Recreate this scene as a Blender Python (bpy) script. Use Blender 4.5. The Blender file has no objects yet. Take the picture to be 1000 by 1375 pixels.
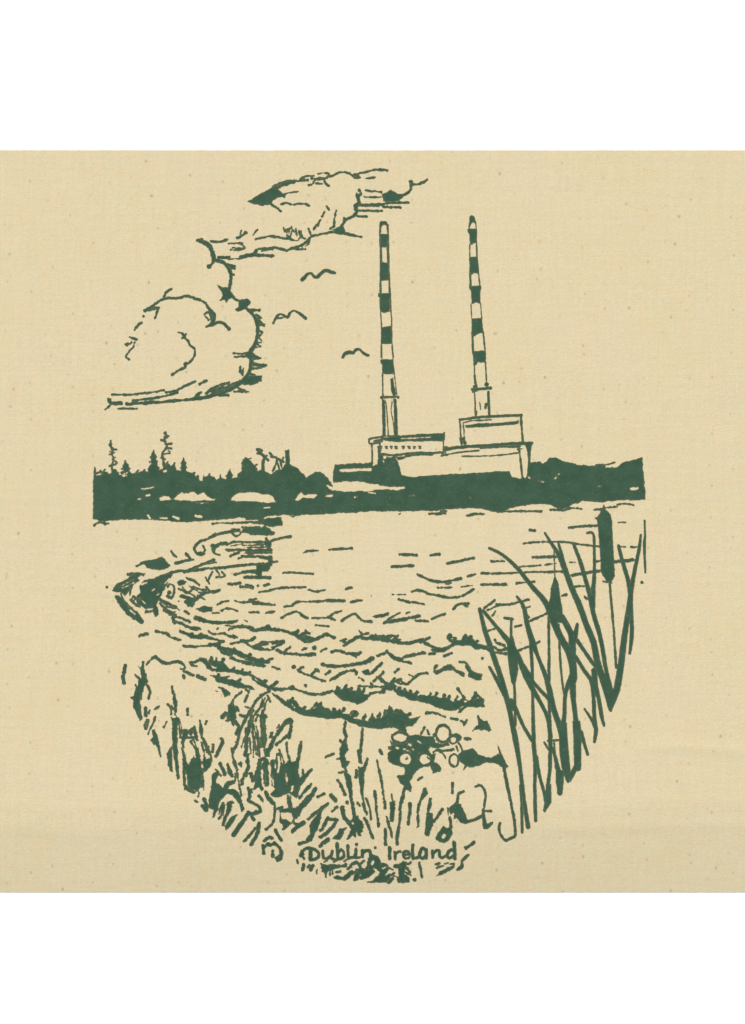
import bpy, math
import numpy as np
from mathutils import Vector

EXPOSURE = 0.22
GROW = 0.2                     # how far the ink has crept into the cloth
CLOTH_A = (0.722, 0.588, 0.338); CLOTH_B = (0.702, 0.602, 0.362); CLOTH_C = (0.726, 0.605, 0.395)
INK_A = (0.036, 0.081, 0.044); INK_B = (0.050, 0.100, 0.058); INK_THIN = (0.120, 0.130, 0.066)

# ------------------------------------------------------------------ camera, sky, sun, exposure
scene = bpy.context.scene
K = 0.0005                     # metres per unit of the drawing (the cloth shows half a metre wide)
CX, CY = 500.0, 687.5
cam_d = bpy.data.cameras.new('camera')
cam = bpy.data.objects.new('camera', cam_d)
scene.collection.objects.link(cam)
cam_d.sensor_fit = 'VERTICAL'; cam_d.sensor_height = 24.0; cam_d.lens = 60.0
cam.location = (0, 0, 1375 * K * 60.0 / 24.0 + 0.0004)
cam_d.clip_start = 0.05; cam_d.clip_end = 500
scene.camera = cam

SUN_EL, SUN_AZ = math.radians(40), math.radians(-25)    # from the top of the picture, a little to its left
world = bpy.data.worlds.new('World'); scene.world = world; world.use_nodes = True
wn = world.node_tree
bg = wn.nodes['Background']
sky = wn.nodes.new('ShaderNodeTexSky'); sky.sky_type = 'NISHITA'; sky.sun_disc = False
sky.sun_elevation = SUN_EL; sky.sun_rotation = SUN_AZ
wn.links.new(sky.outputs['Color'], bg.inputs['Color']); bg.inputs['Strength'].default_value = 0.10
sun_d = bpy.data.lights.new('sun', 'SUN'); sun_d.energy = 3.7; sun_d.angle = math.radians(0.6)
sun_d.color = (1.0, 0.95, 0.88)
sun = bpy.data.objects.new('sun', sun_d); scene.collection.objects.link(sun)
sdir = Vector((math.sin(SUN_AZ) * math.cos(SUN_EL), math.cos(SUN_AZ) * math.cos(SUN_EL), math.sin(SUN_EL)))
sun.rotation_euler = sdir.to_track_quat('Z', 'Y').to_euler()
sun.location = sdir * 5
scene.view_settings.view_transform = 'Standard'; scene.view_settings.look = 'None'
scene.view_settings.gamma = 1.0; scene.view_settings.use_curve_mapping = False
scene.view_settings.exposure = EXPOSURE

# ------------------------------------------------------------------ materials
def new_mat(name):
    m = bpy.data.materials.new(name); m.use_nodes = True
    return m, m.node_tree, m.node_tree.nodes['Principled BSDF']

def N(nt, kind, **kw):
    n = nt.nodes.new(kind)
    for k, v in kw.items():
        if k in n.inputs: n.inputs[k].default_value = v
        else: setattr(n, k, v)
    return n

def coords(nt, sx=1, sy=1, sz=1):
    t = N(nt, 'ShaderNodeTexCoord'); mp = N(nt, 'ShaderNodeMapping')
    mp.inputs['Scale'].default_value = (sx, sy, sz)
    nt.links.new(t.outputs['Object'], mp.inputs['Vector'])
    return mp.outputs['Vector']

def mix(nt, fac, a, b, blend='MIX'):
    n = N(nt, 'ShaderNodeMix', data_type='RGBA', blend_type=blend)
    for sock, v in ((n.inputs[0], fac), (n.inputs[6], a), (n.inputs[7], b)):
        if isinstance(v, bpy.types.NodeSocket): nt.links.new(v, sock)
        else: sock.default_value = v
    return n.outputs[2]

def ramp(nt, sock, lo, hi, a=0.0, b=1.0):
    n = N(nt, 'ShaderNodeMapRange'); n.clamp = True
    n.inputs[1].default_value = lo; n.inputs[2].default_value = hi
    n.inputs[3].default_value = a; n.inputs[4].default_value = b
    nt.links.new(sock, n.inputs[0]); return n.outputs[0]

def noise(nt, vec, scale, detail=2.0, rough=0.5):
    n = N(nt, 'ShaderNodeTexNoise', Scale=scale, Detail=detail, Roughness=rough)
    nt.links.new(vec, n.inputs['Vector']); return n.outputs['Fac']

def calico():
    m, nt, b = new_mat('unbleached_calico')
    v = coords(nt); vx = coords(nt, 0.28, 1.0, 1); vy = coords(nt, 1.0, 0.28, 1)
    c = mix(nt, ramp(nt, noise(nt, v, 130, 3), 0.38, 0.62), (*CLOTH_A, 1), (*CLOTH_B, 1))     # warmer and greener blotches
    c = mix(nt, ramp(nt, noise(nt, v, 14, 2), 0.35, 0.7, 0, 0.5), c, (*CLOTH_C, 1))
    w = N(nt, 'ShaderNodeMath', operation='ADD')
    nt.links.new(noise(nt, vx, 1500, 2, 0.6), w.inputs[0]); nt.links.new(noise(nt, vy, 1500, 2, 0.6), w.inputs[1])
    c = mix(nt, ramp(nt, w.outputs[0], 0.8, 1.25, 0, 0.22), c, (*[x * 0.62 for x in CLOTH_A], 1))          # slubs of the weave
    st = N(nt, 'ShaderNodeMath', operation='ADD')                                             # thicker and thinner yarns running both ways
    nt.links.new(noise(nt, coords(nt, 0.06, 1.0, 1), 520, 1, .5), st.inputs[0]); nt.links.new(noise(nt, coords(nt, 1.0, 0.06, 1), 520, 1, .5), st.inputs[1])
    c = mix(nt, ramp(nt, st.outputs[0], 0.75, 1.25, 0, 0.12), c, (*[x * 0.66 for x in CLOTH_A], 1))
    for scale, thr, size, col, amt in ((70, .06, 0, (.38, .30, .16), .42), (34, .032, 0, (.26, .17, .09), .5), (140, .07, 0, (.46, .38, .22), .28)):
        vo = N(nt, 'ShaderNodeTexVoronoi', voronoi_dimensions='2D', Scale=scale); nt.links.new(coords(nt, 1, .8, 1), vo.inputs['Vector'])
        hue = N(nt, 'ShaderNodeSeparateColor'); nt.links.new(vo.outputs['Color'], hue.inputs[0])
        keep = ramp(nt, hue.outputs[0], 0.42, 0.95)
        f = N(nt, 'ShaderNodeMath', operation='MULTIPLY')
        nt.links.new(ramp(nt, vo.outputs['Distance'], thr * .45, thr * 1.35, amt, 0.0), f.inputs[0]); nt.links.new(keep, f.inputs[1])
        c = mix(nt, f.outputs[0], c, (*col, 1))                                              # bits of seed husk in the yarn
    nt.links.new(c, b.inputs['Base Color'])
    b.inputs['Roughness'].default_value = 0.95; b.inputs['Specular IOR Level'].default_value = 0.08
    bp = N(nt, 'ShaderNodeBump', Strength=0.2, Distance=0.0006)
    nt.links.new(w.outputs[0], bp.inputs['Height']); nt.links.new(bp.outputs['Normal'], b.inputs['Normal'])
    return m

def ink():
    m, nt, b = new_mat('green_screen_print_ink')
    v = coords(nt)
    c = mix(nt, ramp(nt, noise(nt, v, 120, 3), 0.3, 0.7), (*INK_A, 1), (*INK_B, 1))
    film = N(nt, 'ShaderNodeAttribute', attribute_name='film')                       # the ink lies thinner at the rim of a stroke
    c = mix(nt, ramp(nt, film.outputs['Fac'], 0.0, 1.7), (*INK_THIN, 1), c)
    c = mix(nt, ramp(nt, noise(nt, v, 700, 2, .6), 0.60, 0.80, 0, 0.28), c, (0.30, 0.33, 0.20, 1))     # thin ink where the yarn shows
    nt.links.new(c, b.inputs['Base Color'])
    b.inputs['Roughness'].default_value = 0.85; b.inputs['Specular IOR Level'].default_value = 0.15
    bp = N(nt, 'ShaderNodeBump', Strength=0.2, Distance=0.0004)
    nt.links.new(noise(nt, v, 1500, 2), bp.inputs['Height']); nt.links.new(bp.outputs['Normal'], b.inputs['Normal'])
    return m

def white():
    m, nt, b = new_mat('white_laminate')
    v = coords(nt)
    c = mix(nt, noise(nt, v, 6, 2), (0.925, 0.925, 0.92, 1), (0.94, 0.94, 0.935, 1))
    nt.links.new(c, b.inputs['Base Color']); b.inputs['Roughness'].default_value = 0.6
    b.inputs['Specular IOR Level'].default_value = 0.2
    return m

def paving():
    m, nt, b = new_mat('pale_paving')
    v = coords(nt)
    c = mix(nt, ramp(nt, noise(nt, v, 9, 5), .35, .65), (0.28, 0.26, 0.23, 1), (0.36, 0.34, 0.31, 1))
    nt.links.new(c, b.inputs['Base Color']); b.inputs['Roughness'].default_value = 0.9
    return m

# ------------------------------------------------------------------ table and ground
def link_mesh(name, verts, faces, mat, parent=None):
    me = bpy.data.meshes.new(name)
    me.from_pydata(verts, [], faces); me.update()
    me.materials.append(mat)
    o = bpy.data.objects.new(name, me); scene.collection.objects.link(o)
    if parent: o.parent = parent
    return o

def ground():
    o = link_mesh('ground', [(-60, -60, -.78), (60, -60, -.78), (60, 60, -.78), (-60, 60, -.78)], [(0, 1, 2, 3)], paving())
    o['kind'] = 'structure'

def table():
    root = bpy.data.objects.new('table', None); scene.collection.objects.link(root); root.location = (0, 0, -.78)
    root['label'] = 'plain bright white tabletop showing above and below the cloth'; root['category'] = 'table'
    import bmesh
    m = white()
    def slab(name, x, y, z, sx, sy, sz, bev):
        bm = bmesh.new(); bmesh.ops.create_cube(bm, size=1)
        for vv in bm.verts: vv.co = Vector((x + vv.co.x * sx, y + vv.co.y * sy, z + vv.co.z * sz))
        bmesh.ops.bevel(bm, geom=bm.edges[:], offset=bev, segments=3, affect='EDGES')
        me = bpy.data.meshes.new(name); bm.to_mesh(me); bm.free(); me.materials.append(m)
        o = bpy.data.objects.new(name, me); scene.collection.objects.link(o); o.parent = root
    slab('tabletop', 0, 0, .78 - .018, 2.0, 1.3, .036, .004)
    for sx in (-1, 1):
        for sy in (-1, 1):
            slab('leg', sx * .92, sy * .57, .372, .06, .06, .742, .004)

# ------------------------------------------------------------------ how the cloth lies
def smooth(t):
    t = np.clip(t, 0, 1); return t * t * (3 - 2 * t)

def relief(x, y):
    """height in metres of the cloth above the table at a point of the drawing: flat, with soft creases low down"""
    x = np.asarray(x, float); y = np.asarray(y, float)
    h = np.zeros(np.broadcast(x, y).shape) + 0.0006
    # the lower edge rolls gently away from the light
    c = 1113 + 6 * np.sin(x / 90.0)
    h = h + K * 6.5 * np.clip((y - 200) / 910.0, 0, 1)
    h = h + K * 0.35 * np.exp(-((y - c + 4) / 13.0) ** 2) * smooth((330 - x) / 260.0)
    c2 = 1004 + (x - 930) * .05
    h = h + K * 0.45 * np.exp(-((y - c2) / 8.0) ** 2) * smooth((x - 840) / 60.0)
    c3 = 1112 - (x - 760) * .03
    h = h + K * 0.4 * np.exp(-((y - c3) / 8.0) ** 2) * smooth((x - 700) / 60.0)
    h = h + K * 0.5 * np.sin(x / 170.0 + y / 260.0) + K * 0.35 * np.sin(x / 83.0 - y / 300.0 + 1.0)
    return 0.00014 + (h + K * 0.9 - 0.00014) * (1 - np.clip((y - c + 35) / (1234 - c), 0, 1) ** 1.35)

def wpt(x, y, z):
    return ((x - CX) * K, (CY - y) * K, z)

def fabric(root, mat):
    xs = np.linspace(-130, 1130, 316); ys = np.linspace(202, 1198.5, 250)
    X, Y = np.meshgrid(xs, ys)
    rng = np.random.RandomState(4)
    Yd = Y.copy()
    Yd[0] += rng.uniform(-.15, .15, len(xs)); Yd[-1] += rng.uniform(-.15, .15, len(xs))
    H = relief(X, Y)
    nx, ny = len(xs), len(ys)
    v = [wpt(a, b, c) for a, b, c in zip(X.ravel(), Yd.ravel(), H.ravel())]
    f = [(j * nx + i, (j + 1) * nx + i, (j + 1) * nx + i + 1, j * nx + i + 1) for j in range(ny - 1) for i in range(nx - 1)]
    rim = [i for i in range(nx)] + [j * nx + nx - 1 for j in range(1, ny)] + [(ny - 1) * nx + i for i in range(nx - 2, -1, -1)] + [j * nx for j in range(ny - 2, 0, -1)]
    top = len(v); v += [v[i] for i in rim]
    base = len(v)
    v += [(v[i][0], v[i][1], max(0.00005, v[i][2] - .00022)) for i in rim]
    n = len(rim)
    f += [(top + k, top + (k + 1) % n, base + (k + 1) % n, base + k) for k in range(n)]
    o = link_mesh('fabric', v, f, mat, root)
    for p in o.data.polygons: p.use_smooth = True
    return o

# ------------------------------------------------------------------ printing: strokes and filled shapes unite into one inked area per motif
RES = 0.6
def spline(p):
    p = np.array(p, float)
    if len(p) < 3: return p
    out = []
    for i in range(len(p) - 1):
        a = p[max(i - 1, 0)]; b = p[i]; c = p[i + 1]; d = p[min(i + 2, len(p) - 1)]
        for t in (0, .25, .5, .75):
            q = .5 * (2 * b + (c - a) * t + (2 * a - 5 * b + 4 * c - d) * t * t + (3 * b - a - 3 * c + d) * t ** 3)
            q[2] = b[2] + (c[2] - b[2]) * t
            out.append(q)
    out.append(p[-1]); return np.array(out)

_rng = np.random.RandomState(11)
_T = _rng.uniform(-1, 1, (256, 256))
def vnoise(x, y):
    xi = np.floor(x).astype(int); yi = np.floor(y).astype(int); fx = x - xi; fy = y - yi
    fx = fx * fx * (3 - 2 * fx); fy = fy * fy * (3 - 2 * fy)
    g = lambda a, b: _T[a % 256, b % 256]
    return (g(xi, yi) * (1 - fx) + g(xi + 1, yi) * fx) * (1 - fy) + (g(xi, yi + 1) * (1 - fx) + g(xi + 1, yi + 1) * fx) * fy

def inked(ops, grow, rag):
    pts = np.concatenate([o[1][:, :2] for o in ops if o[0] in 'SF'])
    x0, y0 = np.floor((pts.min(0) - 8) / RES) * RES; x1, y1 = pts.max(0) + 8
    nx = int((x1 - x0) / RES) + 2; ny = int((y1 - y0) / RES) + 2
    gx = x0 + RES * np.arange(nx); gy = y0 + RES * np.arange(ny)
    D = np.full((ny, nx), 9.0)
    def win(lo, hi, m):
        i0 = max(0, int((lo[0] - m - x0) / RES)); i1 = min(nx, int((hi[0] + m - x0) / RES) + 2)
        j0 = max(0, int((lo[1] - m - y0) / RES)); j1 = min(ny, int((hi[1] + m - y0) / RES) + 2)
        return i0, i1, j0, j1
    def seg(a, b, X, Y):
        d = b[:2] - a[:2]; L = float(d @ d) or 1e-9
        t = np.clip(((X - a[0]) * d[0] + (Y - a[1]) * d[1]) / L, 0, 1)
        return np.hypot(X - a[0] - t * d[0], Y - a[1] - t * d[1]), t
    for op, p in ops:
        if op in 'SX':
            i0, i1, j0, j1 = win(p[:, :2].min(0), p[:, :2].max(0), p[:, 2].max() / 2 + 2.5)
            if i1 <= i0 or j1 <= j0: continue
            E = np.full((j1 - j0, i1 - i0), 9.0)
            for a, b in zip(p[:-1], p[1:]):
                u0, u1, w0, w1 = win(np.minimum(a, b)[:2], np.maximum(a, b)[:2], max(a[2], b[2]) / 2 + 2.5)
                if u1 <= u0 or w1 <= w0: continue
                X, Y = np.meshgrid(gx[u0:u1], gy[w0:w1]); d, t = seg(a, b, X, Y)
                s = E[w0 - j0:w1 - j0, u0 - i0:u1 - i0]
                np.minimum(s, d - (a[2] + (b[2] - a[2]) * t) / 2, out=s)
        else:
            i0, i1, j0, j1 = win(p.min(0)[:2], p.max(0)[:2], 3)
            if i1 <= i0 or j1 <= j0: continue
            X, Y = np.meshgrid(gx[i0:i1], gy[j0:j1]); E = np.full(X.shape, 9.0); ins = np.zeros(X.shape, bool)
            for a, b in zip(p, np.roll(p, -1, 0)):
                d, t = seg(a, b, X, Y); E = np.minimum(E, d)
                c = (a[1] > Y) != (b[1] > Y)
                if abs(b[1] - a[1]) > 1e-9: ins ^= c & (X < (b[0] - a[0]) * (Y - a[1]) / (b[1] - a[1]) + a[0])
            E = np.where(ins, -E, E)
        V = D[j0:j1, i0:i1]
        if op in 'SF': np.minimum(V, E, out=V)
        else: np.maximum(V, -E, out=V)
    D = D - grow
    X, Y = np.meshgrid(gx, gy)
    D = D + rag * (0.5 * vnoise(X / 2.6, Y / 2.6) + 0.2 * vnoise(X / 1.2 + 40, Y / 1.2) + 0.35 * vnoise(X / 7.0 + 90, Y / 7.0))
    D[0] = D[-1] = 9; D[:, 0] = D[:, -1] = 9
    i, j = int(round(gx[0] / RES)), int(round(gy[0] / RES))
    v = ALL[j:j + ny, i:i + nx]; np.minimum(v, D[:v.shape[0], :v.shape[1]], out=v)
    return gx, gy, D

ALL = np.full((2300, 1700), 9.0)      # depth of ink over the whole drawing: leaves that cross share one film
ROUGH = {'reed': (0.3, .55), 'bulrush': (0.25, .8), 'wave': (0.4, 1.7), 'tree_line': (0.3, 1.3), 'grass': (0.2, 1.45), 'water': (0.25, 1.35), 'flower_bush': (0.2, 1.3), 'weed_stalk': (0.3, 1.5), 'cloud': (0.4, 1.4),
         'chimney': (0.1, .6), 'band': (0.3, .7), 'power_station': (0.15, 0.9), 'lettering': (0.1, .5), 'caption': (0.6, 0.9)}

def print_motif(name, field, mat, parent, layer, label=None):
    gx, gy, D = field
    iy, ix = int(round(gy[0] / RES)), int(round(gx[0] / RES))
    ny, nx = D.shape
    In = D < 0
    vid = {}; vx = []; vy = []; vd = []
    def vert(key, x, y, d=0.0):
        k = vid.get(key)
        if k is None:
            k = vid[key] = len(vx); vx.append(x); vy.append(y); vd.append(d)
        return k
    n_in = In[:-1, :-1].astype(int) + In[1:, :-1] + In[:-1, 1:] + In[1:, 1:]
    faces = []; border = []
    for j, i in np.argwhere(n_in > 0):
        cs = ((j, i), (j + 1, i), (j + 1, i + 1), (j, i + 1))
        poly = []; flags = []
        for a, b in zip(cs, cs[1:] + cs[:1]):
            da, db = D[a], D[b]
            if da < 0: poly.append(vert(a, gx[a[1]], gy[a[0]], ALL[a[0] + iy, a[1] + ix])); flags.append(0)
            if (da < 0) != (db < 0):
                lo, hi = (a, b) if a < b else (b, a)
                t = D[lo] / (D[lo] - D[hi])
                poly.append(vert((lo, hi), gx[lo[1]] + t * (gx[hi[1]] - gx[lo[1]]), gy[lo[0]] + t * (gy[hi[0]] - gy[lo[0]]), min(0.0, ALL[lo[0] + iy, lo[1] + ix] * (1 - t) + ALL[hi[0] + iy, hi[1] + ix] * t))); flags.append(1)
        if len(poly) > 2:
            faces.append(poly)
            for q in range(len(poly)):
                r = (q + 1) % len(poly)
                if flags[q] and flags[r] and n_in[j, i] < 4: border.append((poly[q], poly[r]))
    vx = np.array(vx); vy = np.array(vy)
    lift = 0.00006 + layer * 0.000003
    top = relief(vx, vy) + lift
    verts = list(zip((vx - CX) * K, (CY - vy) * K, top))
    low = {}
    for a, b in border:                          # the rim of the ink film, down to the cloth
        for q in (a, b):
            if q not in low:
                low[q] = len(verts); verts.append((verts[q][0], verts[q][1], top[q] - lift - .00004))
        faces.append((b, a, low[a], low[b]))
    o = link_mesh(name, verts, faces, mat, parent)
    film = np.zeros(len(verts)); film[:len(vd)] = -np.array(vd)
    o.data.attributes.new('film', 'FLOAT', 'POINT').data.foreach_set('value', film.astype(np.float32))
    if label: o['label'] = label
    return o

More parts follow.
